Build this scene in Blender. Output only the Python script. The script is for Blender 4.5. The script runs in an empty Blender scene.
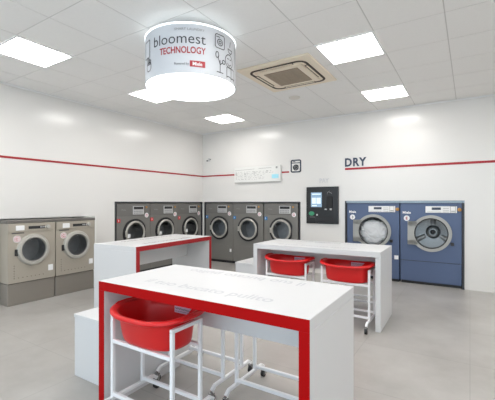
import bpy, bmesh, math, random
from mathutils import Vector, Matrix
PI = math.pi
random.seed(7)
scene = bpy.context.scene
COL = scene.collection

# ------------------------------------------------------------------ materials
def lin(c):
    c = c / 255.0
    return c / 12.92 if c <= 0.04045 else ((c + 0.055) / 1.055) ** 2.4
def rgb(r, g, b): return (lin(r), lin(g), lin(b), 1.0)

def mat(name, col, rough=0.5, metal=0.0, spec=0.5, emit=None, strength=0.0, noise=None, bump=None, coat=0.0):
    m = bpy.data.materials.new(name); m.use_nodes = True
    nt = m.node_tree; b = nt.nodes['Principled BSDF']
    b.inputs['Base Color'].default_value = col
    b.inputs['Roughness'].default_value = rough
    b.inputs['Metallic'].default_value = metal
    b.inputs['Specular IOR Level'].default_value = spec
    b.inputs['Coat Weight'].default_value = coat
    if emit:
        b.inputs['Emission Color'].default_value = emit
        b.inputs['Emission Strength'].default_value = strength
    if noise or bump:
        tc = nt.nodes.new('ShaderNodeTexCoord')
        n = nt.nodes.new('ShaderNodeTexNoise')
        nt.links.new(tc.outputs['Object'], n.inputs['Vector'])
        if noise:
            sc_, amt = noise
            n.inputs['Scale'].default_value = sc_; n.inputs['Detail'].default_value = 5
            mx = nt.nodes.new('ShaderNodeMix'); mx.data_type = 'RGBA'
            mx.inputs['A'].default_value = tuple(max(0, c * (1 - amt)) for c in col[:3]) + (1,)
            mx.inputs['B'].default_value = tuple(min(1, c * (1 + amt)) for c in col[:3]) + (1,)
            nt.links.new(n.outputs['Fac'], mx.inputs['Factor'])
            nt.links.new(mx.outputs['Result'], b.inputs['Base Color'])
        if bump:
            sc_, st = bump
            n2 = nt.nodes.new('ShaderNodeTexNoise'); n2.inputs['Scale'].default_value = sc_
            nt.links.new(tc.outputs['Object'], n2.inputs['Vector'])
            bp = nt.nodes.new('ShaderNodeBump'); bp.inputs['Strength'].default_value = st; bp.inputs['Distance'].default_value = 0.01
            nt.links.new(n2.outputs['Fac'], bp.inputs['Height'])
            nt.links.new(bp.outputs['Normal'], b.inputs['Normal'])
    return m

def glass_mat(name, tint, refl):
    m = bpy.data.materials.new(name); m.use_nodes = True
    nt = m.node_tree; nt.nodes.clear()
    o = nt.nodes.new('ShaderNodeOutputMaterial')
    t = nt.nodes.new('ShaderNodeBsdfTransparent'); t.inputs['Color'].default_value = tint
    g = nt.nodes.new('ShaderNodeBsdfGlossy'); g.inputs['Roughness'].default_value = 0.06
    f = nt.nodes.new('ShaderNodeLayerWeight'); f.inputs['Blend'].default_value = refl
    mx = nt.nodes.new('ShaderNodeMixShader')
    nt.links.new(f.outputs['Fresnel'], mx.inputs['Fac'])
    nt.links.new(t.outputs[0], mx.inputs[1]); nt.links.new(g.outputs[0], mx.inputs[2])
    nt.links.new(mx.outputs[0], o.inputs['Surface'])
    return m

def floor_mat():
    m = mat('floor_resin', rgb(172, 169, 165), 0.32, spec=0.45)
    nt = m.node_tree; b = nt.nodes['Principled BSDF']
    tc = nt.nodes.new('ShaderNodeTexCoord')
    n = nt.nodes.new('ShaderNodeTexNoise'); n.inputs['Scale'].default_value = 1.6; n.inputs['Detail'].default_value = 8; n.inputs['Roughness'].default_value = 0.6
    r = nt.nodes.new('ShaderNodeValToRGB')
    r.color_ramp.elements[0].position = 0.3; r.color_ramp.elements[0].color = rgb(160, 156, 151)
    r.color_ramp.elements[1].position = 0.7; r.color_ramp.elements[1].color = rgb(182, 179, 175)
    br = nt.nodes.new('ShaderNodeTexBrick')
    br.offset = 0.0; br.inputs['Scale'].default_value = 1.0
    br.inputs['Brick Width'].default_value = 0.9; br.inputs['Row Height'].default_value = 0.9
    br.inputs['Mortar Size'].default_value = 0.003
    br.inputs['Color1'].default_value = (1, 1, 1, 1); br.inputs['Color2'].default_value = (.97, .97, .97, 1); br.inputs['Mortar'].default_value = (.8, .8, .8, 1)
    mx = nt.nodes.new('ShaderNodeMix'); mx.data_type = 'RGBA'; mx.blend_type = 'MULTIPLY'; mx.inputs['Factor'].default_value = 1
    nt.links.new(tc.outputs['Object'], n.inputs['Vector']); nt.links.new(tc.outputs['Object'], br.inputs['Vector'])
    nt.links.new(n.outputs['Fac'], r.inputs['Fac'])
    nt.links.new(r.outputs['Color'], mx.inputs['A']); nt.links.new(br.outputs['Color'], mx.inputs['B'])
    nt.links.new(mx.outputs['Result'], b.inputs['Base Color'])
    return m

M = {}
M['wall'] = mat('wall_panel', rgb(229, 227, 224), 0.2, spec=0.5, noise=(0.8, 0.015))
M['ceil'] = mat('ceiling_tile', rgb(241, 240, 238), 0.9, spec=0.1, noise=(60, 0.03))
M['tbar'] = mat('ceiling_grid', rgb(205, 203, 200), 0.6)
M['floor'] = floor_mat()
M['stripe'] = mat('stripe_red', rgb(165, 22, 36), 0.4)
M['white'] = mat('white_laminate', rgb(214, 214, 215), 0.34, spec=0.5, noise=(2, 0.01))
M['whiteedge'] = mat('white_edge', rgb(240, 240, 236), 0.4)
M['red'] = mat('red_edge', rgb(170, 0, 2), 0.5, spec=0.12)
M['redmat'] = mat('red_edge_dull', rgb(158, 34, 38), 0.5, spec=0.3)  # duller, less saturated red for the left table's edge bands
M['basin'] = mat('red_plastic', rgb(214, 22, 24), 0.38, spec=0.5, noise=(8, 0.04))
M['tube'] = mat('white_powdercoat', rgb(240, 241, 243), 0.35)
M['rubber'] = mat('caster_rubber', rgb(40, 40, 42), 0.6)
M['steel'] = mat('bright_steel', rgb(190, 190, 190), 0.25, metal=1.0)
M['iron'] = mat('iron_grey', rgb(128, 126, 122), 0.36, metal=0.1, noise=(3, 0.04))
M['irontop'] = mat('iron_grey_fascia', rgb(118, 116, 113), 0.34, metal=0.1)
M['dark'] = mat('dark_plastic', rgb(42, 42, 44), 0.4)
M['frame'] = mat('frame_grey', rgb(70, 72, 76), 0.45, metal=0.4)
M['chrome'] = mat('chrome_ring', rgb(186, 183, 176), 0.4, metal=0.3)
M['silver'] = mat('silver_panel', rgb(200, 200, 200), 0.4)
M['drum'] = mat('drum_steel', rgb(150, 152, 152), 0.35, metal=0.8, noise=(14, 0.15))
M['drumdark'] = mat('drum_dark', rgb(185, 187, 188), 0.4, metal=0.4, noise=(14, 0.2))
M['glass'] = glass_mat('door_glass', (0.8, 0.82, 0.84, 1), 0.35)
M['glassclear'] = glass_mat('dryer_glass', (0.95, 0.96, 0.97, 1), 0.12)
M['blue'] = mat('dryer_blue', rgb(84, 100, 132), 0.38, metal=0.1, noise=(2, 0.03))
M['bluetrim'] = mat('dryer_top_trim', rgb(150, 168, 182), 0.4)
M['greyring'] = mat('dryer_door_grey', rgb(168, 169, 166), 0.45)
M['beige'] = mat('stainless_beige', rgb(178, 170, 157), 0.36, metal=0.3, noise=(2.5, 0.04))
M['beigep'] = mat('plinth_steel', rgb(150, 144, 136), 0.38, metal=0.5, noise=(2.5, 0.04))
M['paper'] = mat('sticker_white', rgb(240, 240, 240), 0.5)
M['tagred'] = mat('tag_red', rgb(214, 52, 54), 0.5)
M['tagblue'] = mat('tag_blue', rgb(40, 128, 190), 0.5)
M['ink'] = mat('ink_black', rgb(62, 64, 70), 0.5)
M['inkred'] = mat('ink_red', rgb(176, 50, 58), 0.5)
M['inkgrey'] = mat('ink_grey', rgb(194, 195, 199), 0.4)
M['inkmid'] = mat('ink_mid', rgb(150, 150, 150), 0.5)
M['inkpink'] = mat('ink_pink', rgb(206, 110, 120), 0.5)
M['inkblue'] = mat('ink_blue', rgb(60, 70, 90), 0.5)
M['cyan'] = mat('print_cyan', rgb(170, 232, 248), 0.5)
M['board'] = mat('board_white', rgb(232, 232, 229), 0.4)
M['black'] = mat('terminal_black', rgb(24, 25, 27), 0.3)
M['blackm'] = mat('terminal_black_inner', rgb(38, 39, 42), 0.5)
M['screen'] = mat('terminal_screen', rgb(110, 140, 165), 0.3, emit=rgb(165, 195, 222), strength=0.3)
M['screenhi'] = mat('terminal_screen_line', rgb(210, 225, 235), 0.3, emit=rgb(215, 230, 240), strength=0.35)
M['green'] = mat('terminal_green', rgb(60, 150, 110), 0.4)
M['amber'] = mat('amber_knob', rgb(190, 140, 70), 0.4)
M['acbeige'] = mat('ac_beige', rgb(238, 226, 206), 0.5)
M['acslot'] = mat('ac_slot', rgb(62, 52, 40), 0.6)
M['acgrille'] = mat('ac_grille', rgb(150, 136, 120), 0.7)
M['acgrille2'] = mat('ac_grille_slat', rgb(176, 162, 144), 0.7)
M['disc'] = mat('disc_grey', rgb(226, 222, 214), 0.6)
M['lampframe'] = mat('lamp_frame', rgb(235, 235, 235), 0.5)
M['lamp'] = mat('lamp_diffuser', rgb(250, 250, 250), 0.5, emit=(1.0, 0.975, 0.945, 1), strength=11.0)
M['drumlamp'] = mat('drum_lamp_diffuser', rgb(250, 250, 250), 0.5, emit=(1, 1, 1, 1), strength=3.0)
M['drumshade'] = mat('drum_shade_film', rgb(208, 211, 216), 0.5)
M['drumglow'] = mat('drum_glow_strip', rgb(245, 250, 255), 0.5, emit=(0.88, 0.96, 1, 1), strength=1.3)
M['cloth'] = mat('white_cloth', rgb(248, 248, 248), 0.9, spec=0.1)
M['purple'] = mat('basin_label', rgb(214, 190, 214), 0.5)

# ------------------------------------------------------------------ mesh builder
class MB:
    def __init__(s): s.bm = bmesh.new()
    def box(s, x0, x1, y0, y1, z0, z1, bev=0.0, seg=2):
        t = bmesh.new()
        bmesh.ops.create_cube(t, size=1)
        for v in t.verts:
            v.co = Vector(((x0 + x1) / 2 + v.co.x * (x1 - x0), (y0 + y1) / 2 + v.co.y * (y1 - y0), (z0 + z1) / 2 + v.co.z * (z1 - z0)))
        if bev > 0:
            bmesh.ops.bevel(t, geom=list(t.edges), offset=bev, segments=seg, profile=0.5, affect='EDGES')
        s._merge(t); return s
    def _merge(s, t, mtx=None):
        if mtx: bmesh.ops.transform(t, matrix=mtx, verts=t.verts)
        vm = {v: s.bm.verts.new(v.co) for v in t.verts}
        for f in t.faces:
            try: s.bm.faces.new([vm[v] for v in f.verts])
            except ValueError: pass
        t.free()
    def cyl(s, a, b, r, seg=16, r2=None):
        a = Vector(a); b = Vector(b); d = b - a
        t = bmesh.new()
        bmesh.ops.create_cone(t, cap_ends=True, segments=seg, radius1=r, radius2=r if r2 is None else r2, depth=d.length)
        q = d.to_track_quat('Z', 'Y').to_matrix().to_4x4()
        s._merge(t, Matrix.Translation((a + b) / 2) @ q); return s
    def bar(s, a, b, w, bev=0.003):               # square tube from a to b
        a = Vector(a); b = Vector(b); d = b - a
        t = bmesh.new(); bmesh.ops.create_cube(t, size=1)
        for v in t.verts: v.co = Vector((v.co.x * w, v.co.y * w, v.co.z * d.length))
        bmesh.ops.bevel(t, geom=list(t.edges), offset=bev, segments=1, affect='EDGES')
        q = d.to_track_quat('Z', 'Y').to_matrix().to_4x4()
        s._merge(t, Matrix.Translation((a + b) / 2) @ q); return s
    def lathe(s, prof, cx, cz, seg=40, y=True, cap0=False, cap1=False):
        # profile [(r, h)]; axis along y through (cx, cz), or along z through (cx, cz)=(x, y)
        rings = []
        for r, h in prof:
            ring = []
            for k in range(seg):
                a = 2 * PI * k / seg
                p = (cx + r * math.cos(a), h, cz + r * math.sin(a)) if y else (cx + r * math.cos(a), cz + r * math.sin(a), h)
                ring.append(s.bm.verts.new(p))
            rings.append(ring)
        for i in range(len(rings) - 1):
            for k in range(seg):
                s.bm.faces.new((rings[i][k], rings[i][(k + 1) % seg], rings[i + 1][(k + 1) % seg], rings[i + 1][k]))
        if cap0: s.bm.faces.new(rings[0])
        if cap1: s.bm.faces.new(rings[-1])
        return s
    def poly(s, pts2, y0, y1, hole=None):
        # outline in (x, z) extruded from y0 to y1
        n = len(pts2)
        A = [s.bm.verts.new((x, y0, z)) for x, z in pts2]; B = [s.bm.verts.new((x, y1, z)) for x, z in pts2]
        for i in range(n): s.bm.faces.new((A[i], A[(i + 1) % n], B[(i + 1) % n], B[i]))
        if hole is None:
            s.bm.faces.new(A); s.bm.faces.new(B)
        else:
            m = len(hole)
            a = [s.bm.verts.new((x, y0, z)) for x, z in hole]; b = [s.bm.verts.new((x, y1, z)) for x, z in hole]
            for i in range(m): s.bm.faces.new((a[i], b[i], b[(i + 1) % m], a[(i + 1) % m]))
            if m == n:
                for i in range(n):
                    s.bm.faces.new((A[i], a[i], a[(i + 1) % n], A[(i + 1) % n]))
                    s.bm.faces.new((B[i], B[(i + 1) % n], b[(i + 1) % n], b[i]))
        return s
    def quad(s, *p): s.bm.faces.new([s.bm.verts.new(q) for q in p]); return s
    def build(s, name, m, parent=None, smooth=None, loc=(0, 0, 0)):
        bmesh.ops.recalc_face_normals(s.bm, faces=s.bm.faces)
        me = bpy.data.meshes.new(name); s.bm.to_mesh(me); s.bm.free()
        me.materials.append(m)
        if smooth is not None:
            for p in me.polygons: p.use_smooth = True
            try: me.set_sharp_from_angle(angle=math.radians(smooth))
            except Exception: pass
        o = bpy.data.objects.new(name, me); COL.objects.link(o)
        o.location = loc
        if parent: o.parent = parent
        return o

def tag(o, label=None, cat=None, group=None, kind=None):
    if label: o['label'] = label
    if cat: o['category'] = cat
    if group: o['group'] = group
    if kind: o['kind'] = kind
    return o
def thing(name, label, cat, loc=(0, 0, 0), rz=0, group=None):
    o = bpy.data.objects.new(name, None); COL.objects.link(o)
    o.location = loc; o.rotation_euler = (0, 0, rz); o.empty_display_size = 0.1
    return tag(o, label, cat, group)
def struct(name, mb, m): return tag(mb.build(name, m), kind='structure')
def copy_tree(o, parent=None):
    c = o.copy(); COL.objects.link(c)
    if parent: c.parent = parent
    for ch in list(o.children): copy_tree(ch, c)
    return c

# ---- ink: flat printing made of strokes and letters, given in 2D and mapped onto a surface
def text2d(txt, size, offset=0.0, spacing=1.0, align='LEFT'):
    cu = bpy.data.curves.new('lettering', 'FONT'); cu.body = txt; cu.size = size; cu.offset = offset
    cu.space_character = spacing; cu.align_x = align; cu.fill_mode = 'BOTH'; cu.resolution_u = 3
    ob = bpy.data.objects.new('lettering', cu); COL.objects.link(ob)
    bpy.context.view_layer.update()
    dg = bpy.context.evaluated_depsgraph_get()
    me = bpy.data.meshes.new_from_object(ob.evaluated_get(dg))
    vs = [(v.co.x, v.co.y) for v in me.vertices]; fs = [tuple(p.vertices) for p in me.polygons]
    bpy.data.objects.remove(ob); bpy.data.curves.remove(cu); bpy.data.meshes.remove(me)
    return vs, fs
def text_w(vs):
    return max(v[0] for v in vs) - min(v[0] for v in vs)
class Ink:
    def __init__(s): s.v = []; s.f = []
    def text(s, txt, x, y, size, width=None, offset=0.0, rot=0, align='LEFT', spacing=1.0):
        vs, fs = text2d(txt, size, offset, spacing)
        x0 = min(v[0] for v in vs); w = text_w(vs); k = width / w if width else 1.0
        wd = w * k; sh = {'LEFT': 0, 'CENTER': -wd / 2, 'RIGHT': -wd}[align]
        n = len(s.v); c, sn = math.cos(rot), math.sin(rot)
        for a, b in vs:
            a = (a - x0) * k + sh
            s.v.append((x + a * c - b * sn, y + a * sn + b * c))
        s.f += [tuple(i + n for i in f) for f in fs]; return s
    def line(s, pts, w, closed=False):
        P = [Vector(p) for p in pts]
        if closed: P.append(P[0])
        for a, b in zip(P, P[1:]):
            d = b - a
            if d.length < 1e-6: continue
            d = d.normalized() * w / 2; nrm = Vector((-d.y, d.x)); n = len(s.v)
            a2 = a - d; b2 = b + d
            s.v += [tuple(a2 + nrm), tuple(a2 - nrm), tuple(b2 - nrm), tuple(b2 + nrm)]; s.f.append((n, n + 1, n + 2, n + 3))
        return s
    def ring(s, x, y, r, w, seg=24, a0=0, a1=2 * PI, ry=None):
        ry = ry or r
        return s.line([(x + r * math.cos(a0 + (a1 - a0) * i / seg), y + ry * math.sin(a0 + (a1 - a0) * i / seg)) for i in range(seg + 1)], w)
    def rrect(s, x0, y0, x1, y1, r, w):
        p = []
        for cx, cy, a in ((x1 - r, y1 - r, 0), (x0 + r, y1 - r, 90), (x0 + r, y0 + r, 180), (x1 - r, y0 + r, 270)):
            for k in range(5): t = math.radians(a + 22.5 * k); p.append((cx + r * math.cos(t), cy + r * math.sin(t)))
        return s.line(p, w, True)
    def rect(s, x0, y0, x1, y1):
        n = len(s.v); nx = max(1, int(abs(x1 - x0) / 0.03))
        for i in range(nx):
            a = x0 + (x1 - x0) * i / nx; b = x0 + (x1 - x0) * (i + 1) / nx; n = len(s.v)
            s.v += [(a, y0), (b, y0), (b, y1), (a, y1)]; s.f.append((n, n + 1, n + 2, n + 3))
        return s
    def disc(s, x, y, r, seg=20):
        n = len(s.v); s.v += [(x + r * math.cos(2 * PI * i / seg), y + r * math.sin(2 * PI * i / seg)) for i in range(seg)]
        s.f.append(tuple(range(n, n + seg))); return s
    def build(s, name, m, fn, parent=None, solid=0.0):
        bm = bmesh.new()
        vv = [bm.verts.new(fn(a, b)) for a, b in s.v]
        for f in s.f:
            try: bm.faces.new([vv[i] for i in f])
            except ValueError: pass
        me = bpy.data.meshes.new(name); bm.to_mesh(me); bm.free(); me.materials.append(m)
        o = bpy.data.objects.new(name, me); COL.objects.link(o)
        if parent: o.parent = parent
        if solid:
            md = o.modifiers.new('thick', 'SOLIDIFY'); md.thickness = solid; md.offset = 0
        return o

def circ(cx, cz, r, n=40, a0=0.0, a1=2 * PI):
    return [(cx + r * math.cos(a0 + (a1 - a0) * k / n), cz + r * math.sin(a0 + (a1 - a0) * k / n)) for k in range(n)]

# ------------------------------------------------------------------ the room
LX, BY, CH = -5.53, 6.67, 3.09           # left wall, back wall, ceiling height
RX, FY = 3.2, -3.2
ND = 0.85                                # machine bay depth
BAY_W = (-5.475, -2.945, 1.425)          # back wall bays: x0, x1, top
BAY_D = (-2.02, -0.075, 1.44)
BAY_L = (4.145, 6.645, 1.425)            # left wall bays: y0, y1, top
BAY_B = (2.2, 3.575, 1.175)
def bay_wall(axis_pts, lo, hi, bays, plane, sign, swap):
    mb = MB(); cuts = sorted(bays)
    def P(a, z, d=0.0):
        return (a, plane + sign * d, z) if not swap else (plane + sign * d, a, z)
    prev = lo
    for a0, a1, top, dep in cuts:
        mb.quad(P(prev, 0), P(a0, 0), P(a0, CH), P(prev, CH))
        mb.quad(P(a0, top), P(a1, top), P(a1, CH), P(a0, CH))
        mb.quad(P(a0, 0), P(a0, 0, dep), P(a0, top, dep), P(a0, top))
        mb.quad(P(a1, 0), P(a1, 0, dep), P(a1, top, dep), P(a1, top))
        mb.quad(P(a0, top), P(a1, top), P(a1, top, dep), P(a0, top, dep))
        mb.quad(P(a0, 0, dep), P(a1, 0, dep), P(a1, top, dep), P(a0, top, dep))
        prev = a1
    mb.quad(P(prev, 0), P(hi, 0), P(hi, CH), P(prev, CH))
    return mb
struct('wall_back', bay_wall(None, LX, RX, [BAY_W + (ND,), BAY_D + (ND,)], BY, 1, False), M['wall'])
struct('wall_left', bay_wall(None, FY, BY, [BAY_L + (ND,), BAY_B + (0.42,)], LX, -1, True), M['wall'])
struct('wall_right', MB().box(RX, RX + 0.1, FY, BY, 0, CH), M['wall'])
struct('floor', MB().box(LX - 1.0, RX + 0.1, FY, BY + 1.0, -0.1, 0.0), M['floor'])

GX, GY, GP = -0.8, 3.56, 0.61
lamps = [(-1.41, 3.56), (-1.41, 5.39), (-4.46, 3.56), (-4.46, 5.39), (-4.46, 1.73), (-1.41, 1.73), (1.64, 1.73), (1.64, 3.56), (1.64, 5.39),
         (-4.46, -0.10), (-1.41, -0.10), (1.64, -0.10)]
AC = (-2.50, -1.53, 3.68, 4.68)
def tiles():
    mb = MB(); g = 0.005
    for i in range(-8, 9):
        for j in range(-12, 7):
            x0, y0 = GX + GP * i, GY + GP * j
            if any(abs(x0 - a) < .05 and abs(y0 - b) < .05 for a, b in lamps): continue
            xa, xb, ya, yb = max(x0 + g, LX), min(x0 + GP - g, RX), max(y0 + g, FY), min(y0 + GP - g, BY)
            if xb - xa < .02 or yb - ya < .02: continue
            mb.box(xa, xb, ya, yb, CH, CH + .012)
    return mb
struct('ceiling', tiles(), M['ceil'])
struct('trim_1', MB().box(LX - .9, RX + .1, FY, BY + .9, CH + .003, CH + .06), M['tbar'])
# wall angle at the ceiling edge
struct('trim_2', MB().box(LX, LX + .022, FY, BY, CH - .02, CH).box(LX, RX, BY - .022, BY, CH - .02, CH), M['lampframe'])
# red stripes
struct('trim_3', MB().box(LX, LX + .004, FY, BY, 2.034, 2.066), M['stripe'])
struct('trim_4', MB().box(LX, -4.57, BY - .004, BY, 2.034, 2.066).box(-3.37, -3.2, BY - .004, BY, 2.034, 2.066), M['stripe'])
struct('trim_5', MB().box(-2.02, RX, BY - .004, BY, 2.03, 2.068), M['stripe'])

# grey steel frames round the machine bays
def bay_frame(a0, a1, top, plane, sign, swap, m, name, w=.02, right=True):
    mb = MB()
    def bx(p0, p1, z0, z1):
        d0, d1 = sorted((plane - sign * .012, plane + sign * .05))
        if swap: mb.box(d0, d1, p0, p1, z0, z1, .002, 1)
        else: mb.box(p0, p1, d0, d1, z0, z1, .002, 1)
    bx(a0, a1, top - w, top); bx(a0, a0 + w, 0, top - w)
    if right: bx(a1 - w, a1, 0, top - w)
    return struct(name, mb, m)
bay_frame(*BAY_W, BY, 1, False, M['frame'], 'trim_6')
bay_frame(*BAY_L, LX, -1, True, M['frame'], 'trim_7')
bay_frame(*BAY_D, BY, 1, False, M['frame'], 'trim_8', w=.03)
struct('trim_10', MB().box(BAY_D[0] + .03, BAY_D[1], BY - .016, BY + .05, 1.4, 1.438, .002, 1), M['bluetrim'])

# ------------------------------------------------------------------ ceiling things
def ceiling_light(x, y, label, first=[]):
    if first:
        o = copy_tree(first[0]); o.location = (x, y, CH); tag(o, label); return o
    t = thing('ceiling_light', label, 'ceiling light', (x, y, CH), 0, 'square ceiling light panels')
    s = GP; mb = MB(); w = .02
    mb.box(0, s, 0, w, -.012, .0).box(0, s, s - w, s, -.012, .0).box(0, w, w, s - w, -.012, .0).box(s - w, s, w, s - w, -.012, .0)
    mb.build('lamp_frame', M['lampframe'], t)
    MB().box(w, s - w, w, s - w, -.006, .0).build('diffuser', M['lamp'], t)
    first.append(t); return t
LL = ['square ceiling light panel beside the cassette air conditioner', 'square ceiling light panel above the blue dryers',
      'square ceiling light panel partly hidden behind the round drum lamp', 'square ceiling light panel nearest the room corner',
      'square ceiling light panel at the left above the two beige washers', 'square ceiling light over the front table near the viewer', 'ceiling light by the right wall, front row',
      'ceiling light by the right wall, middle row', 'ceiling light by the right wall, back row', 'ceiling light behind the viewer on the left',
      'ceiling light behind the viewer in the middle', 'ceiling light behind the viewer on the right']
for (x, y), l in zip(lamps, LL): ceiling_light(x, y, l)

def air_conditioner():
    x0, x1, y0, y1 = AC
    cx, cy = (x0 + x1) / 2, (y0 + y1) / 2
    t = thing('air_conditioner', 'square cream cassette air conditioner with brown intake grille set in the ceiling', 'air conditioner', (cx, cy, CH))
    h = .485; hy = .50
    # cover: outer frame and a raised inner ring
    MB().box(-h, h, -hy, hy, -.025, -.001, .008).build('cover', M['acbeige'], t)
    def rr(a, b, r, n=6):
        p = []
        for sx, sy, a0 in ((1, 1, 0), (-1, 1, 90), (-1, -1, 180), (1, -1, 270)):
            for k in range(n + 1):
                q = math.radians(a0 + 90 * k / n); p.append((sx * (a - r) + r * math.cos(q), sy * (b - r) + r * math.sin(q)))
        return p
    def ring(a, b, r, wd, z0, z1):
        mb = MB(); o = rr(a, b, r); i = rr(a - wd, b - wd, max(r - wd, .01)); n = len(o)
        V = [[mb.bm.verts.new((x, y, z)) for x, y in L] for L, z in ((o, z0), (i, z0), (o, z1), (i, z1))]
        for k in range(n):
            j = (k + 1) % n
            mb.bm.faces.new((V[0][k], V[0][j], V[1][j], V[1][k])); mb.bm.faces.new((V[2][k], V[2][j], V[3][j], V[3][k]))
            mb.bm.faces.new((V[0][k], V[0][j], V[2][j], V[2][k])); mb.bm.faces.new((V[1][k], V[1][j], V[3][j], V[3][k]))
        return mb
    ring(.39, .405, .11, .03, -.03, -.024).build('air_slot', M['acslot'], t)
    for sx, sy, wx, wy in ((0, 1, .23, .028), (0, -1, .23, .028), (1, 0, .028, .23), (-1, 0, .028, .23)):
        px, py = sx * .35, sy * .363
        f = MB().box(px - wx, px + wx, py - wy, py + wy, -.0285, -.0245, .003, 1).build('outlet', M['acslot'], t)
        kx, ky = (wx - .01, .011) if sx == 0 else (.011, wy - .01)
        MB().box(px - kx, px + kx, py - ky, py + ky, -.034, -.028, .002, 1).build('flap', M['acbeige'], f)
    MB().box(-.315, .315, -.325, .325, -.036, -.024, .01).build('inner_panel', M['acbeige'], t)
    MB().box(-.235, .235, -.245, .245, -.042, -.034, .004, 1).build('grille', M['acgrille'], t)
    mb = MB()
    for k in range(20):
        y = -.23 + .46 * k / 19; mb.box(-.228, .228, y - .005, y + .005, -.047, -.041)
    for x in (-.115, 0, .115): mb.box(x - .004, x + .004, -.24, .24, -.048, -.041)
    mb.build('grille_slats', M['acgrille2'], t)
air_conditioner()
d = MB(); d.lathe([(.0001, -.022), (.06, -.022), (.085, -.014), (.092, -.001)], 0, 0, 32, y=False)
tag(d.build('smoke_detector', M['disc'], None, 40, (-2.37, 5.14, CH)), 'small round grey disc detector on the ceiling beyond the air conditioner', 'smoke detector')

# ------------------------------------------------------------------ drum lamp
DX, DY, DR = -2.388, 2.697, .449
ZB, ZT = 2.556, 3.008
def drum_lamp():
    t = thing('drum_lamp', 'large round white drum lamp with printed lettering, hanging under the ceiling', 'drum lamp', (DX, DY, CH))
    zb, zt = ZB - CH, ZT - CH
    mb = MB(); mb.lathe([(DR, zb), (DR, zt - .013), (DR - .006, zt - .013), (DR - .006, zb + .012), (DR - .006, zb), (DR, zb)], 0, 0, 96, y=False)
    mb.build('shade', M['drumshade'], t, 40)
    MB().lathe([(DR + .004, zt - .013), (DR + .004, zt), (DR - .02, zt), (DR - .02, zt - .013), (DR + .004, zt - .013)], 0, 0, 96, y=False).build('glow_strip', M['drumglow'], t, 40)
    MB().lathe([(DR - .008, zb + .004), (DR - .008, zb + .012)], 0, 0, 96, y=False, cap0=True, cap1=True).build('diffuser', M['drumlamp'], t, 40)
    MB().lathe([(DR - .022, zt - .01), (DR - .022, zt - .004)], 0, 0, 64, y=False, cap0=True, cap1=True).build('top_plate', M['lampframe'], t, 40)
    for k in range(3):
        a = 2 * PI * k / 3 + .4
        MB().cyl((.3 * math.cos(a), .3 * math.sin(a), zt - .006), (.3 * math.cos(a), .3 * math.sin(a), -.001), .006, 10).build('hanger', M['steel'], t)
    # printing: arc coordinate u (metres, positive to the viewer's right), v height above the lower rim
    base = math.atan2(-DY, -DX)                      # angle that faces the viewer
    def wrap(u, v):
        a = base + u / DR
        return ((DR + .003) * math.cos(a), (DR + .003) * math.sin(a), zb + v)
    i = Ink(); i.text('bloomest', -.375, .262, .135, .505, -.0005)
    i.build('brand_lettering', M['ink'], wrap, t)
    Ink().text('SMART LAUNDRY', -.15, .378, .03, .27).build('small_lettering', M['inkmid'], wrap, t)
    Ink().text('TECHNOLOGY', -.30, .175, .083, .43, .0015).build('red_lettering', M['inkred'], wrap, t)
    Ink().text('Powered by', -.15, .07, .032, .13).build('small_lettering', M['ink'], wrap, t)
    Ink().rect(-.012, .055, .125, .11).build('red_plate', M['inkred'], wrap, t)
    def wrap2(u, v):
        a = base + u / DR
        return ((DR + .005) * math.cos(a), (DR + .005) * math.sin(a), zb + v)
    Ink().text('Miele', .013, .067, .045, .085, .001).build('white_lettering', M['paper'], wrap2, t)
    w = .0075; c = .225
    a = Ink(); a.rrect(c, .27, c + .11, .395, .02, w).ring(c + .055, .325, .03, w, 18).ring(c + .055, .325, .013, w, 12).line([(c + .015, .372), (c + .05, .372)], w)
    a.build('washer_icon', M['ink'], wrap, t)
    k = c + .2; a = Ink(); a.ring(k, .305, .036, w, 10, PI, 2 * PI).line([(k - .036, .305), (k + .036, .305)], w).line([(k, .27), (k, .25)], w).line([(k - .005, .33), (k + .005, .38)], w)
    a.build('plant_icon', M['ink'], wrap, t)
    k = c + .185; a = Ink(); a.ring(k, .19, .062, w, 24).line([(k - .03, .21), (k - .012, .21)], w).line([(k + .012, .21), (k + .03, .21)], w).ring(k, .18, .03, w, 10, PI * 1.15, PI * 1.85)
    a.build('face_icon', M['ink'], wrap, t)
    a = Ink(); a.line([(c + .02, .05), (c + .09, .05)], w).line([(c + .055, .05), (c + .055, .16)], w).line([(c + .055, .12), (c + .03, .19)], w).ring(c + .022, .205, .017, w, 10, ry=.028).line([(c + .055, .12), (c + .09, .15)], w).ring(c + .10, .155, .018, w, 10)
    a.build('branch_icon', M['ink'], wrap, t)
    a = Ink(); x = c + .145
    a.line([(x, .03), (x, .12)], w).line([(x + .075, .03), (x + .075, .115)], w).line([(x + .15, .03), (x + .15, .12)], w)
    a.ring(x + .0375, .12, .0375, w, 8, 0, PI, ry=.014).ring(x + .1125, .12, .0375, w, 8, 0, PI, ry=.014).ring(x + .0375, .03, .0375, w, 8, 0, PI, ry=.014).ring(x + .1125, .03, .0375, w, 8, 0, PI, ry=.014)
    a.build('book_icon', M['ink'], wrap, t)
    a = Ink(); x = c + .31; a.line([(x, .16), (x, .37)], w).line([(x + .04, .16), (x + .04, .37)], w)
    a.build('line_icon', M['ink'], wrap, t)
    a = Ink(); x = -.555
    a.rrect(x, .20, x + .105, .36, .012, w).rrect(x + .05, .07, x + .13, .15, .03, w)
    for k in range(4): a.rrect(x + .052 + .02 * k,   .13, x + .066 + .02 * k, .205 - .012 * k, .006, w * .8)
    a.build('hand_icon', M['ink'], wrap, t)
drum_lamp()

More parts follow.
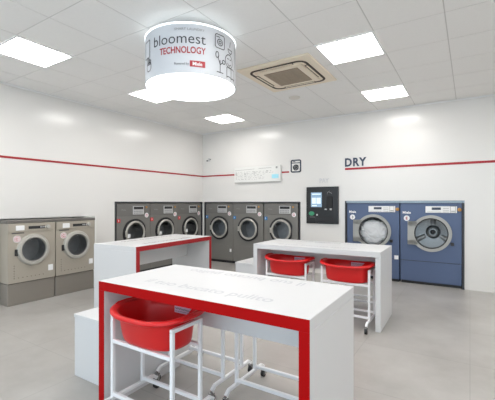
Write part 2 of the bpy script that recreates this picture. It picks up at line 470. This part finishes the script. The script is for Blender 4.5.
# ------------------------------------------------------------------ wall things on the back wall
def on_back(u, v, dep=.003): return (u, BY - dep, v)
def wall_sign():
    t = thing('notice_sign', 'long white instruction board covered in small print on the back wall', 'sign', (-3.97, BY, 2.035))
    MB().box(-.59, .59, -.045, -.015, -.172, .172, .003, 1).build('board', M['board'], t)
    for x in (-.48, .48): MB().box(x - .02, x + .02, -.015, .0, -.1, .1).build('spacer', M['frame'], t)
    f = lambda u, v: (u, -.0475, v)
    i = Ink(); random.seed(3)
    i.line([(-.57, .10), (-.05, .117)], .006).line([(.06, .122), (.37, .125)], .007)
    for r in range(6):
        y = .06 - r * .033; x = -.55
        while x < (.40 if r < 2 else .16):
            w = random.uniform(.015, .06)
            i.line([(x, y + random.uniform(-.004, .004)), (x + w, y + random.uniform(-.006, .006))], random.uniform(.004, .007)); x += w + random.uniform(.02, .06)
    for x, y in ((-.535, .02), (-.3, .02), (-.05, .035), (.26, .05)): i.ring(x, y, .018, .006, 10)
    i.ring(.5, .125, .018, .008, 12).ring(.5, .125, .007, .007, 8)
    i.build('small_print', M['inkmid'], f, t)
    Ink().rect(.385, -.105, .545, -.02).build('blue_print', M['cyan'], f, t)
wall_sign()

w = .026
i = Ink(); cx, cz = -3.045, 2.165
i.rrect(cx - .105, cz - .12, cx + .105, cz + .12, .03, w).ring(cx, cz - .03, .05, w * .8, 24).line([(cx - .10, cz + .065), (cx + .10, cz + .065)], w * .6).line([(cx - .06, cz + .092), (cx - .02, cz + .092)], w * .5)
i.ring(cx, cz - .03, .018, .016, 10)
tag(i.build('washer_sign', M['inkblue'], lambda u, v: on_back(u, v, .003), None, .006), 'dark outline pictogram of a washing machine on the back wall', 'wall sign')
i = Ink(); i.text('DRY', -2.02, 2.1, .215, .40, .007, spacing=1.15)
tag(i.build('wall_lettering', M['inkblue'], lambda u, v: on_back(u, v, .005), None, .008), 'dark letters DRY above the red stripe over the blue dryers', 'wall lettering')
i = Ink(); i.text('PAY', -2.53, 1.80, .13, .19, .002)
tag(i.build('wall_lettering', mat('pale_letter', rgb(206, 206, 208), .4), lambda u, v: on_back(u, v, .004), None, .006), 'faint pale lettering on the wall just above the payment terminal', 'wall lettering')

def fixture():
    t = thing('security_camera', 'tiny grey twin wall fixture high up by the room corner', 'wall fixture', (-5.33, BY, 2.435))
    MB().box(-.03, .03, -.012, -.001, -.03, .05, .003, 1).build('mounting_plate', M['silver'], t)
    MB().cyl((-.035, -.012, -.01), (-.04, -.045, -.02), .014, 14).build('lens_barrel', M['frame'], t, 40)
    MB().cyl((.055, -.012, .015), (.06, -.05, .01), .011, 14).build('spot', mat('fixture_grey', rgb(110, 110, 108), .5), t, 40)
    MB().bar((-.03, -.008, .0), (.055, -.016, .015), .008).build('bracket', M['silver'], t)
fixture()

def terminal():
    t = thing('payment_terminal', 'black wall payment terminal with lit screen beside the blue dryers', 'payment terminal', (-2.47, BY, 1.365))
    MB().box(-.33, .33, -.035, -.001, -.375, .355, .008).build('casing', M['black'], t)
    mb = MB(); mb.box(-.26, .02, -.043, -.033, -.07, .27, .004, 1); mb.build('screen_bezel', M['blackm'], t)
    s = MB().box(-.225, .0, -.047, -.042, -.045, .245).build('screen', M['screen'], t)
    i = Ink(); i.rect(-.20, .20, -.02, .222).rect(-.205, .02, -.12, .14).rect(-.11, .02, -.02, .14).rect(-.20, -.03, -.10, -.005)
    i.build('screen_image', M['screenhi'], lambda u, v: (u, -.0478, v), s)
    b = MB(); b.lathe([(.0001, -.045), (.055, -.045), (.06, -.034)], 0, 0, 28)
    for v in b.bm.verts: v.co.x = v.co.x * 1.0 - .215; v.co.z = v.co.z * .75 - .175
    b.build('green_button', M['green'], t, 40)
    Ink().line([(-.25, -.245), (-.13, -.245)], .006).build('button_caption', M['inkmid'], lambda u, v: (u, -.0365, v), t)
    MB().box(-.115, -.085, -.04, -.034, -.215, -.185).build('reader_light', M['silver'], t)
    MB().box(.10, .22, -.041, -.034, -.06, .16, .006, 1).build('card_slot', mat('slot_black', rgb(12, 12, 13), .5), t)
    MB().box(.06, .10, -.046, -.034, -.10, -.075, .002, 1).box(.16, .20, -.046, -.034, -.105, -.07, .002, 1).build('coin_slot', M['silver'], t)
    i = Ink(); i.ring(.14, .22, .03, .008, 12, .3, PI + .3).line([(.165, .25), (.20, .22)], .008).line([(.11, .245), (.16, .27)], .007)
    i.build('card_icon', M['inkmid'], lambda u, v: (u, -.0365, v), t)
    MB().box(-.14, .24, -.041, -.034, -.32, -.24, .004, 1).build('outlet_tray', M['blackm'], t)
terminal()

# ------------------------------------------------------------------ machines (local: x along the front, +y into the wall, z up; front at y = 0)
def front_plate(mb, x0, x1, z0, z1, cx, cz, r, y, n=48):
    cor = sorted(math.atan2(z - cz, x - cx) % (2 * PI) for x in (x0, x1) for z in (z0, z1))
    ang = sorted(set([2 * PI * k / n for k in range(n)] + cor))
    A, B = [], []
    for a in ang:
        c, s = math.cos(a), math.sin(a)
        k = min((x1 - cx) / c if c > 1e-9 else 1e9, (x0 - cx) / c if c < -1e-9 else 1e9, (z1 - cz) / s if s > 1e-9 else 1e9, (z0 - cz) / s if s < -1e-9 else 1e9)
        A.append(mb.bm.verts.new((cx + r * c, y, cz + r * s))); B.append(mb.bm.verts.new((cx + k * c, y, cz + k * s)))
    m = len(ang)
    for i in range(m):
        j = (i + 1) % m; mb.bm.faces.new((A[i], B[i], B[j], A[j]))
def cabinet(x0, x1, z0, z1, dep, cx, cz, r):
    mb = MB(); front_plate(mb, x0, x1, z0, z1, cx, cz, r, 0)
    mb.quad((x0, 0, z0), (x0, dep, z0), (x0, dep, z1), (x0, 0, z1)).quad((x1, 0, z0), (x1, dep, z0), (x1, dep, z1), (x1, 0, z1))
    mb.quad((x0, 0, z1), (x1, 0, z1), (x1, dep, z1), (x0, dep, z1)).quad((x0, 0, z0), (x1, 0, z0), (x1, dep, z0), (x0, dep, z0)).quad((x0, dep, z0), (x1, dep, z0), (x1, dep, z1), (x0, dep, z1))
    return mb
def face(dep): return lambda u, v: (u, -dep, v)
def disc(x, z, r, y0, y1, seg=24):
    return MB().lathe([(r, y1), (r, y0)], x, z, seg, cap0=True, cap1=True)

def washer(rep, label, tagm, tagname, group):
    t = thing('washing_machine', label, 'washing machine', group=group)
    W = .401; cx, cz = .015, .815
    cabinet(-W, W, .06, 1.392, .68, cx, cz, .21).build('cabinet', M['iron'], t)
    MB().box(-W + .01, W - .01, .03, .66, .0, .06).build('plinth', M['dark'], t)
    MB().box(-W + .004, W - .004, -.006, .01, 1.15, 1.388, .003, 1).build('fascia', M['irontop'], t)
    MB().box(-W + .004, W - .004, -.004, .004, .068, .42, .002, 1).build('lower_panel', M['iron'], t)
    p = MB().box(-.035, .235, -.012, -.002, 1.175, 1.34, .003, 1).build('control_panel', M['silver'], t)
    MB().box(-.015, .215, -.016, -.010, 1.275, 1.328, .001, 1).build('display', M['dark'], p)
    mb = MB()
    for r in range(2):
        for k in range(6): mb.box(-.01 + .037 * k, .012 + .037 * k, -.016, -.011, 1.19 + .036 * r, 1.212 + .036 * r)
    mb.build('buttons', mat('button_grey', rgb(150, 150, 152), .5) if 'button_grey' not in bpy.data.materials else bpy.data.materials['button_grey'], p)
    MB().lathe([(.02, -.012), (.02, -.024), (.001, -.026)], .295, 1.315, 16).build('knob', M['amber'], t, 40)
    # dark bezel with a flat hinge side, then chrome ring, drum and glass
    R = .278; fl = .252
    out = [(min(x, cx + fl), z) for x, z in circ(cx, cz, R, 48)]
    MB().poly(out, -.022, .002, circ(cx, cz, .225, 48)).build('door_bezel', M['dark'], t)
    d = MB().lathe([(.192, .0), (.192, -.028), (.203, -.042), (.222, -.042), (.236, -.030), (.238, -.018), (.225, -.018)], cx, cz, 48).build('door_ring', M['chrome'], t, 35)
    MB().box(cx - .258, cx - .205, -.056, -.035, cz - .055, cz + .055, .006).build('door_handle', M['chrome'], d)
    MB().lathe([(.193, -.025), (.16, -.03), (.09, -.02), (.0005, -.012)], cx, cz, 40).build('door_glass', M['glass'], d, 60)
    MB().lathe([(.21, .0), (.215, .06), (.25, .09), (.26, .30), (.1, .33), (.0005, .33)], cx, cz, 40).build('wash_drum', M['drumdark'], t, 40)
    mb = MB()
    for k in range(3):
        a = 2 * PI * k / 3 + .5; c, s = math.cos(a), math.sin(a)
        mb.cyl((cx + c * .23, .10, cz + s * .23), (cx + c * .235, .32, cz + s * .235), .035, 10)
    mb.build('drum_lifter', M['drum'], t, 40)
    disc(.31, 1.155, .048, -.008, -.001).build('round_sticker', M['paper'], t)
    Ink().ring(.31, 1.155, .022, .01, 12, .5, 2 * PI - .5).build('sticker_print', M['inkpink'], face(.010), t)
    MB().box(-.395, -.325, -.008, -.001, 1.03, 1.10).build(tagname, tagm, t)
    Ink().line([(-.368, 1.047), (-.368, 1.083), (-.352, 1.065)], .008).build('tag_print', M['paper'], face(.010), t)
    Ink().text('Miele', -.30, 1.255, .04, .10).build('brand_lettering', M['inkmid'], face(.0085), t)
    return t
gb = 'iron grey washers along the back wall'; gl = 'iron grey washers along the left wall'
w0 = washer(0, 'grey washing machine with blue tag, nearest the room corner', M['tagblue'], 'blue_tag', gb)
MB().box(.315, .365, -.008, -.001, .265, .335, .002, 1).build('square_sticker', M['paper'], w0)
w0.location = (-5.04, BY + .006, 0)
for x, l in ((-4.2275, 'grey washing machine with blue tag, between two others on the back wall'), (-3.4, 'grey washing machine with blue tag, nearest the payment terminal')):
    o = copy_tree(w0); o.location = (x, BY + .006, 0); tag(o, l)
    for ch in list(o.children):
        if ch.name.startswith('square_sticker'): bpy.data.objects.remove(ch)
w1 = washer(0, 'grey washing machine with red tag, nearest the beige washers', M['tagred'], 'red_tag', gl)
MB().box(-.195, -.125, -.052, -.043, .735, .805, .002, 1).build('square_sticker', M['paper'], w1)
w1.rotation_euler = (0, 0, PI / 2); w1.location = (LX - .006, 4.592, 0)
for y, l in ((5.402, 'grey washing machine with red tag, middle of the three on the left wall'), (6.206, 'grey washing machine with red tag, at the corner end of the left wall')):
    o = copy_tree(w1); o.location = (LX - .006, y, 0); tag(o, l)

def dryer(label):
    t = thing('tumble_dryer', label, 'tumble dryer', group='blue tumble dryers')
    W = .462; cx, cz = .02, .885
    cabinet(-W, W, .05, 1.398, .72, cx, cz, .272).build('cabinet', M['blue'], t)
    MB().box(-W + .01, W - .01, .04, .68, .0, .05).build('plinth', M['dark'], t)
    MB().box(-W + .003, W - .003, -.008, .004, .055, .395, .003, 1).build('lower_panel', M['blue'], t)
    MB().box(-W, W, -.004, .004,   .398, .405).build('panel_seam', M['dark'], t)
    p = MB().box(-.065, .395, -.012, -.001, 1.235, 1.345, .003, 1).build('control_panel', M['paper'], t)
    MB().box(.03, .165, -.016, -.010, 1.285, 1.325, .001, 1).build('display', M['inkblue'], p)
    i = Ink()
    for r in range(3): i.line([(.20, 1.25 + .03 * r), (.28, 1.25 + .03 * r)], .006)
    i.rrect(.305, 1.24, .375, 1.345, .01, .006).line([(.32, 1.265), (.36, 1.265)], .012).line([(-.04, 1.25), (.16, 1.25)], .005)
    i.build('panel_print', M['inkmid'], face(.0135), p)
    MB().lathe([(.03, -.001), (.03, -.02), (.022, -.03), (.001, -.03)], .432, 1.29, 18).build('knob', M['amber'], t, 40)
    # door: round grey ring with a square hinge flange on the left
    R = .308; k = .60
    out = []
    a0 = math.asin(.20 / R)
    n = 60
    hole = []; outl = []
    for q in range(n):
        a = 2 * PI * q / n; c, s = math.cos(a), math.sin(a)
        hole.append((cx + .258 * c, cz + .258 * s))
        if c < 0 and abs(s) * R <= .2001:
            kx = .362 / -c; kz = .20 / abs(s) if abs(s) > 1e-6 else 9
            kk = max(R, min(kx, kz)); outl.append((cx + kk * c, cz + kk * s))
        else:
            kk = R
            if c < 0 and abs(s) * .415 >= .2: kk = R
            outl.append((cx + kk * c, cz + kk * s))
    d = MB().poly(outl, -.035, .001, hole).build('door_ring', M['greyring'], t)
    MB().box(cx - .362, cx - .20, -.035, .0, cz - .20, cz - .12, .003, 1).box(cx - .362, cx - .20, -.035, .0, cz + .12, cz + .20, .003, 1).build('hinge_flange', M['greyring'], d)
    MB().lathe([(.258, .0), (.258, -.038), (.242, -.036), (.240, -.01)], cx, cz, 56).build('door_seal', M['dark'], d, 35)
    MB().lathe([(.242, -.022), (.2, -.028), (.1, -.032), (.0005, -.033)], cx, cz, 48).build('door_glass', M['glassclear'], d, 60)
    MB().box(cx + .285, cx + .335, -.042, .0, cz - .19, cz - .14, .006).build('door_latch', M['dark'], d)
    MB().lathe([(.272, .0), (.275, .04), (.32, .07), (.33, .34), (.12, .38), (.0005, .38)], cx, cz, 48).build('drying_drum', M['drum'], t, 40)
    h = MB().lathe([(.12, .378), (.085, .34), (.075, .345), (.065, .33), (.0005, .33)], cx, cz, 32).build('drum_hub', M['drum'], t, 35)
    MB().lathe([(.045, .331), (.03, .315), (.0005, .313)], cx, cz, 24).build('hub_cap', M['dark'], h, 35)
    mb = MB()
    for q in range(3):
        a = 2 * PI * q / 3 + PI / 2
        mb.cyl((cx + .14 * math.cos(a), .365, cz + .14 * math.sin(a)), (cx + .30 * math.cos(a), .33, cz + .30 * math.sin(a)), .035, 12, .05)
    mb.build('drum_lifter', M['drumdark'], t, 40)
    Ink().text('Miele', -.425, 1.215, .06, .13, .002).build('brand_lettering', M['paper'], face(.003), t)
    disc(-.36, 1.135, .048, -.006, -.001).build('round_sticker', M['paper'], t)
    return t
d1 = dryer('blue tumble dryer with white laundry behind its door, nearest the payment terminal')
d2 = copy_tree(d1); tag(d2, 'blue tumble dryer with an empty steel drum, further from the payment terminal')
d1.location = (-1.518, BY + .006, 0); d2.location = (-.575, BY + .006, 0)
MB().box(.38, .45, -.011, -.007, .40, .47, .002, 1).build('square_sticker', M['paper'], d1)
Ink().text('3', -.36, 1.112, .065, None, .001, align='CENTER').build('sticker_print', M['ink'], face(.008), d1)
Ink().text('E', -.36, 1.112, .065, None, .002, align='CENTER').build('sticker_print', M['inkred'], face(.008), d2)

def laundry():
    bm = bmesh.new(); bmesh.ops.create_icosphere(bm, subdivisions=5, radius=1)
    from mathutils import noise as N
    for v in bm.verts:
        p = v.co.copy()
        n = N.noise(p * 1.7 + Vector((3, 1, 2))) * .18
        fold = abs(math.sin((p.x * .8 + p.z * 1.5) * 5 + N.noise(p * 2) * 3.5)) * .14
        k = 1 + n + fold - .12
        v.co = Vector((p.x * .25 * k, p.y * .09 * k, p.z * .235 * k))
    mb = MB(); mb.bm.free(); mb.bm = bm
    o = mb.build('laundry_load', M['cloth'], None, 80, (-1.498, BY + .006 + .088, .868))
    tag(o, 'crumpled white laundry seen through the round door of the dryer', 'laundry')
laundry()

def beige_washer(label):
    t = thing('washing_machine', label, 'washing machine', group='beige steel washers on the left')
    W = .318; cx, cz = .01, .745
    MB().box(-W, W, .015, .56, .0, .295, .004, 1).build('plinth', M['beigep'], t)
    cabinet(-W, W, .305, 1.118, .56, cx, cz, .18).build('cabinet', M['beige'], t)
    MB().box(-W + .01, W - .01, .02, .5, .294, .306).build('shadow_gap', M['dark'], t)
    MB().box(-W + .003, W - .003, -.012, .01, 1.0, 1.115, .005, 2).build('fascia', M['beige'], t)
    MB().box(-.225, -.115, -.02, -.01, 1.02, 1.09, .004, 1).build('detergent_drawer', M['paper'], t)
    MB().box(-.06, .165, -.017, -.01, 1.035, 1.075, .002, 1).build('display', M['dark'], t)
    MB().lathe([(.03, -.01), (.028, -.035), (.022, -.04), (.001, -.04)], .205, 1.055, 22).build('knob', M['chrome'], t, 40)
    mb = MB()
    for k in range(3): mb.lathe([(.009, -.017), (.009, -.021), (.0005, -.021)], .105 + .028 * k, 1.055, 10)
    mb.build('buttons', M['silver'], t)
    Ink().line([(-.265, .985), (-.12, .985)], .012).build('caption', M['ink'], face(.003), t)
    d = MB().lathe([(.16, .0), (.16, -.02), (.172, -.04), (.205, -.036), (.22, -.012), (.222, .0)], cx, cz, 48).build('door_ring', M['chrome'], t, 35)
    MB().lathe([(.161, -.015), (.14, -.03), (.08, -.02), (.0005, -.01)], cx, cz, 40).build('door_glass', M['glass'], d, 60)
    MB().box(cx - .245, cx - .19, -.02, -.001, cz - .07, cz + .02, .006).build('hinge', M['dark'], d)
    MB().lathe([(.18, .0), (.185, .05), (.21, .08), (.21, .26), (.06, .28), (.0005, .28)], cx, cz, 36).build('wash_drum', M['drumdark'], t, 40)
    disc(-.205, .905, .048, -.006, -.001).build('round_sticker', M['paper'], t)
    Ink().ring(-.205, .905, .036, .006, 20).ring(-.205, .905, .015, .01, 12, .7, 2 * PI - .7).build('sticker_print', M['inkpink'], face(.008), t)
    MB().box(.215, .285, -.005, -.001, .41, .495, .002, 1).build('square_sticker', M['paper'], t)
    i = Ink()
    for k in range(8): i.disc(-.24 + .055 * k, .37, .006, 8)
    for k in range(5): i.disc(-.24, .40 + .035 * k, .006, 8)
    i.build('rivets', M['frame'], face(.002), t)
    return t
b1 = beige_washer('beige steel washing machine on a plinth, the full one beside the white wall')
b2 = copy_tree(b1); tag(b2, 'beige steel washing machine on a plinth, at the far left')
for o, y in ((b1, 3.215), (b2, 2.565)): o.rotation_euler = (0, 0, PI / 2); o.location = (-5.235, y, 0)
cv = MB().box(-5.53, -5.225, 2.235, 3.54, 1.1185, 1.158, .004, 1)
tag(cv.build('cover_board', mat('board_grey', rgb(104, 100, 95), .45)), 'dark grey cover board lying along the tops of the two beige washers', 'cover board')
struct('trim_9', MB().box(LX - .02, -5.245, 3.548, 3.575, 0, 1.175, .002, 1), M['whiteedge'])

# ------------------------------------------------------------------ tables
TH, TT = .867, .062
def table(label, x0, x1, y0, y1, bandm=None, band_side=None, pw=.055):
    """long axis along x; front at y0"""
    t = thing('folding_table', label, 'table', ((x0 + x1) / 2, (y0 + y1) / 2, 0), 0, 'folding tables')
    hx, hy = (x1 - x0) / 2, (y1 - y0) / 2; e = .003 if bandm else 0
    MB().box(-hx, hx, -hy + e, hy, TH - TT, TH, .0025, 1).build('tabletop', M['white'], t)
    for s in (-1, 1):
        a, b = sorted((s * hx, s * (hx - pw)))
        MB().box(a, b, -hy + e, hy - .001, 0, TH - TT - .0005, .002, 1).build('side_panel', M['white'], t)
    MB().box(-hx + pw, hx - pw, .06, .08, .535, TH - TT, .001, 1).build('apron', M['white'], t)
    if bandm:
        MB().box(-hx + .001, hx - .001, -hy, -hy + e - .0003, TH - TT, TH - .002).build('edge_band', bandm, t)
        for s in (-1, 1):
            a, b = sorted((s * (hx - .001), s * (hx - pw)))
            MB().box(a, b, -hy, -hy + e - .0003, 0, TH - TT - .001).build('edge_band', bandm, t)
    return t
def table_text(t, hx, hy, m, y1, y2, xa, xb, txt='il tuo bucato pulito'):
    f = lambda u, v: (u, v, TH + .0008)
    Ink().text(txt, xa, y1, .13, xb - xa, .002).build('printed_lettering', m, f, t)
    Ink().text(txt, xb, y2, .13, xb - xa, .002, rot=PI).build('printed_lettering', m, f, t)
T1 = (-2.153, -.622, 1.492, 2.245)
t1 = table('white folding table with bright red front edges, the big one nearest the viewer', *T1, M['red'])
t1.rotation_euler.z = math.radians(.8)
table_text(t1, 0, 0, M['inkgrey'], 1.645 - (T1[2] + T1[3]) / 2, 2.16 - (T1[2] + T1[3]) / 2, -1.87 + 1.381, -.90 + 1.381)
T2 = (-2.410, -.822, 3.945, 4.68)
t2 = table('all white folding table with two red basins beneath it', *T2)
t2.rotation_euler.z = math.radians(1.2)
table_text(t2, 0, 0, M['inkgrey'], -.24, .24, -.5, .5)
t3 = table('white folding table with dull red edges in front of the left wall washers', -.81, .81, -.38, .38, M['redmat'], pw=.06)
t3.location = (-3.852, 3.642, 0); t3.rotation_euler = (0, 0, PI / 2 + math.radians(4.2))
table_text(t3, 0, 0, M['inkmid'], -.24, .24, -.5, .5)

def bench(label, x0, x1, y0, y1, h):
    t = thing('bench', label, 'bench', ((x0 + x1) / 2, (y0 + y1) / 2, 0), 0, 'white box benches')
    a, b = (x1 - x0) / 2, (y1 - y0) / 2
    MB().box(-a + .004, a - .004, -b + .004, b - .004, 0, h - .03, .002, 1).build('box_base', M['white'], t)
    MB().box(-a, a, -b, b, h - .0295, h, .003, 1).build('seat', M['white'], t)
bench('low white box bench beside the red-edged front table', -2.72, -2.19, 1.65, 2.50, .5)
bench('low white box bench behind the all white table, before the grey washers', -3.03, -2.46, 4.42, 5.2, .5)

# ------------------------------------------------------------------ trolleys and basins
def trolley(label):
    t = thing('laundry_trolley', label, 'laundry trolley', group='white tube laundry trolleys')
    L, D, F = .27, .125, .26; b = .024; zf = .105; zt = .65
    for s in (-1, 1):
        x = s * L
        mb = MB().bar((x, -D, zf), (x, -D, zt), b).bar((x, D, zf), (x, D, zt), b).bar((x, -D - b / 2, zt), (x, D + b / 2, zt), b)
        mb.build('end_frame', M['tube'], t)
        mb = MB().bar((x, -F + .03, zf), (x, F - .03, zf), b)
        for q in (-1, 1): mb.bar((x, q * (F - .035), zf), (x, q * F, .078), b)
        mb.build('foot', M['tube'], t)
        for q in (-1, 1):
            y = q * F
            c = MB().bar((x, y, .085), (x, y, .062), .016).box(x - .018, x - .014, y - .012, y + .012, .02, .066).box(x + .014, x + .018, y - .012, y + .012, .02, .066).box(x - .018, x + .018, y - .012, y + .012, .06, .066).build('caster', M['steel'], t)
            MB().cyl((x - .012, y, .0285), (x + .012, y, .0285), .028, 20).build('wheel', M['rubber'], c, 40)
    for q in (-1, 1):
        MB().bar((-L, q * D, .487), (L, q * D, .487), b).build('shelf_rail', M['tube'], t)
        MB().bar((-L, q * D, .135), (L, q * D, .135), b).build('lower_rail', M['tube'], t)
    return t
tr = trolley('white tube trolley under the near left of the front table, holding a red basin')
tr.location = (-1.735, 1.615, 0)
for x, y, l in ((-1.802, 2.203, 'empty white tube trolley at the back left of the front table'),
                (-1.14, 2.203, 'empty white tube trolley at the back right of the front table'),
                (-1.955, 4.10, 'white tube trolley under the all white table, holding the left of two basins'),
                (-1.205, 4.09, 'white tube trolley under the all white table, with a caster showing by its right leg'),
                (-1.225, 4.745, 'empty white tube trolley behind the one at the right under the all white table')):
    o = copy_tree(tr); o.location = (x, y, 0); tag(o, l)

def sup(a, b, t, n=2.7):
    c, s = math.cos(t), math.sin(t)
    return (a * math.copysign(abs(c) ** (2 / n), c), b * math.copysign(abs(s) ** (2 / n), s))
def basin(label):
    t = thing('laundry_basin', label, 'laundry basin', group='red laundry basins')
    # (half length, half width, height, exponent) outer wall up, rim over, inner wall down
    prof = [(.001, .001, .0), (.21, .13, .0), (.234, .15, .008), (.243, .158, .03), (.249, .172, .09), (.252, .186, .155), (.262, .196, .182),
            (.308, .224, .182), (.318, .231, .190), (.318, .230, .201), (.309, .223, .209), (.285, .203, .209), (.262, .192, .200),
            (.246, .182, .15), (.240, .166, .07), (.234, .150, .025), (.213, .132, .012), (.001, .001, .010)]
    mb = MB(); N = 64; rings = []
    for a, b, z in prof:
        ring = []
        for k in range(N):
            th = 2 * PI * k / N; x, y = sup(a, b, th)
            zz = z
            if a > .257 and z > .16: zz = z + .012 * max(0, abs(math.cos(th)) - .7) / .3 - .01 * max(0, abs(math.sin(th)) - .8) / .2
            ring.append(mb.bm.verts.new((x, y, zz)))
        rings.append(ring)
    for i in range(len(rings) - 1):
        for k in range(N): mb.bm.faces.new((rings[i][k], rings[i][(k + 1) % N], rings[i + 1][(k + 1) % N], rings[i + 1][k]))
    mb.build('tub', M['basin'], t, 50)
    for s in (-1, 1):
        h = MB()
        pts = [(s * .288, -.095, .216), (s * .298, -.07, .221), (s * .304, 0, .223), (s * .298, .07, .221), (s * .288, .095, .216)]
        for a, b in zip(pts, pts[1:]): h.cyl(a, b, .008, 10)
        h.build('handle_grip', M['basin'], t, 40)
    # printed white label on the inner far wall just under the rim
    def inner(u, v):
        k = (v - .07) / .08
        return (u, .156 + .013 * k - 1.2 * u * u * .3, v)
    i = Ink(); i.rect(-.01, .138, .16, .186); i.build('paper_label', M['purple'], lambda u, v: (u, .174, v), t, .002)
    i = Ink(); random.seed(5); x = .0
    while x < .13:
        wv = random.uniform(.008, .02); i.line([(x, .168 + random.uniform(-.004, .004)), (x + wv, .165)], .008); i.line([(x, .15), (x + wv * .8, .15)], .005); x += wv + .006
    i.build('label_print', M['inkmid'], lambda u, v: (u, .1715, v), t)
    return t
ba = basin('red oval laundry basin on a trolley under the front table')
ba.location = (-1.735, 1.625, .4995)
for x, l in ((-1.955, 'left of the two red oval basins under the all white table'), (-1.205, 'right of the two red oval basins under the all white table')):
    o = copy_tree(ba); o.location = (x, 4.085, .4995); tag(o, l)

# ------------------------------------------------------------------ light and camera
wd = bpy.data.worlds.new('daylight'); scene.world = wd; wd.use_nodes = True
bg = wd.node_tree.nodes['Background']; bg.inputs['Color'].default_value = (0.75, 0.89, 1.0, 1); bg.inputs['Strength'].default_value = 1.5

cam = bpy.data.cameras.new('camera'); co = bpy.data.objects.new('camera', cam); COL.objects.link(co)
co.location = (0, 0, 1.4); co.rotation_euler = (PI / 2, 0, math.radians(32.4))
cam.sensor_fit = 'HORIZONTAL'; cam.sensor_width = 36; cam.lens = 350.6 * 36 / 495
cam.shift_y = 3 / 495; cam.clip_start = .05
scene.camera = co
vs = scene.view_settings
vs.view_transform = 'Standard'; vs.look = 'None'; vs.gamma = 1; vs.use_curve_mapping = False; vs.exposure = 0.6
scene.cycles.max_bounces = 10; scene.cycles.diffuse_bounces = 6; scene.cycles.transparent_max_bounces = 12
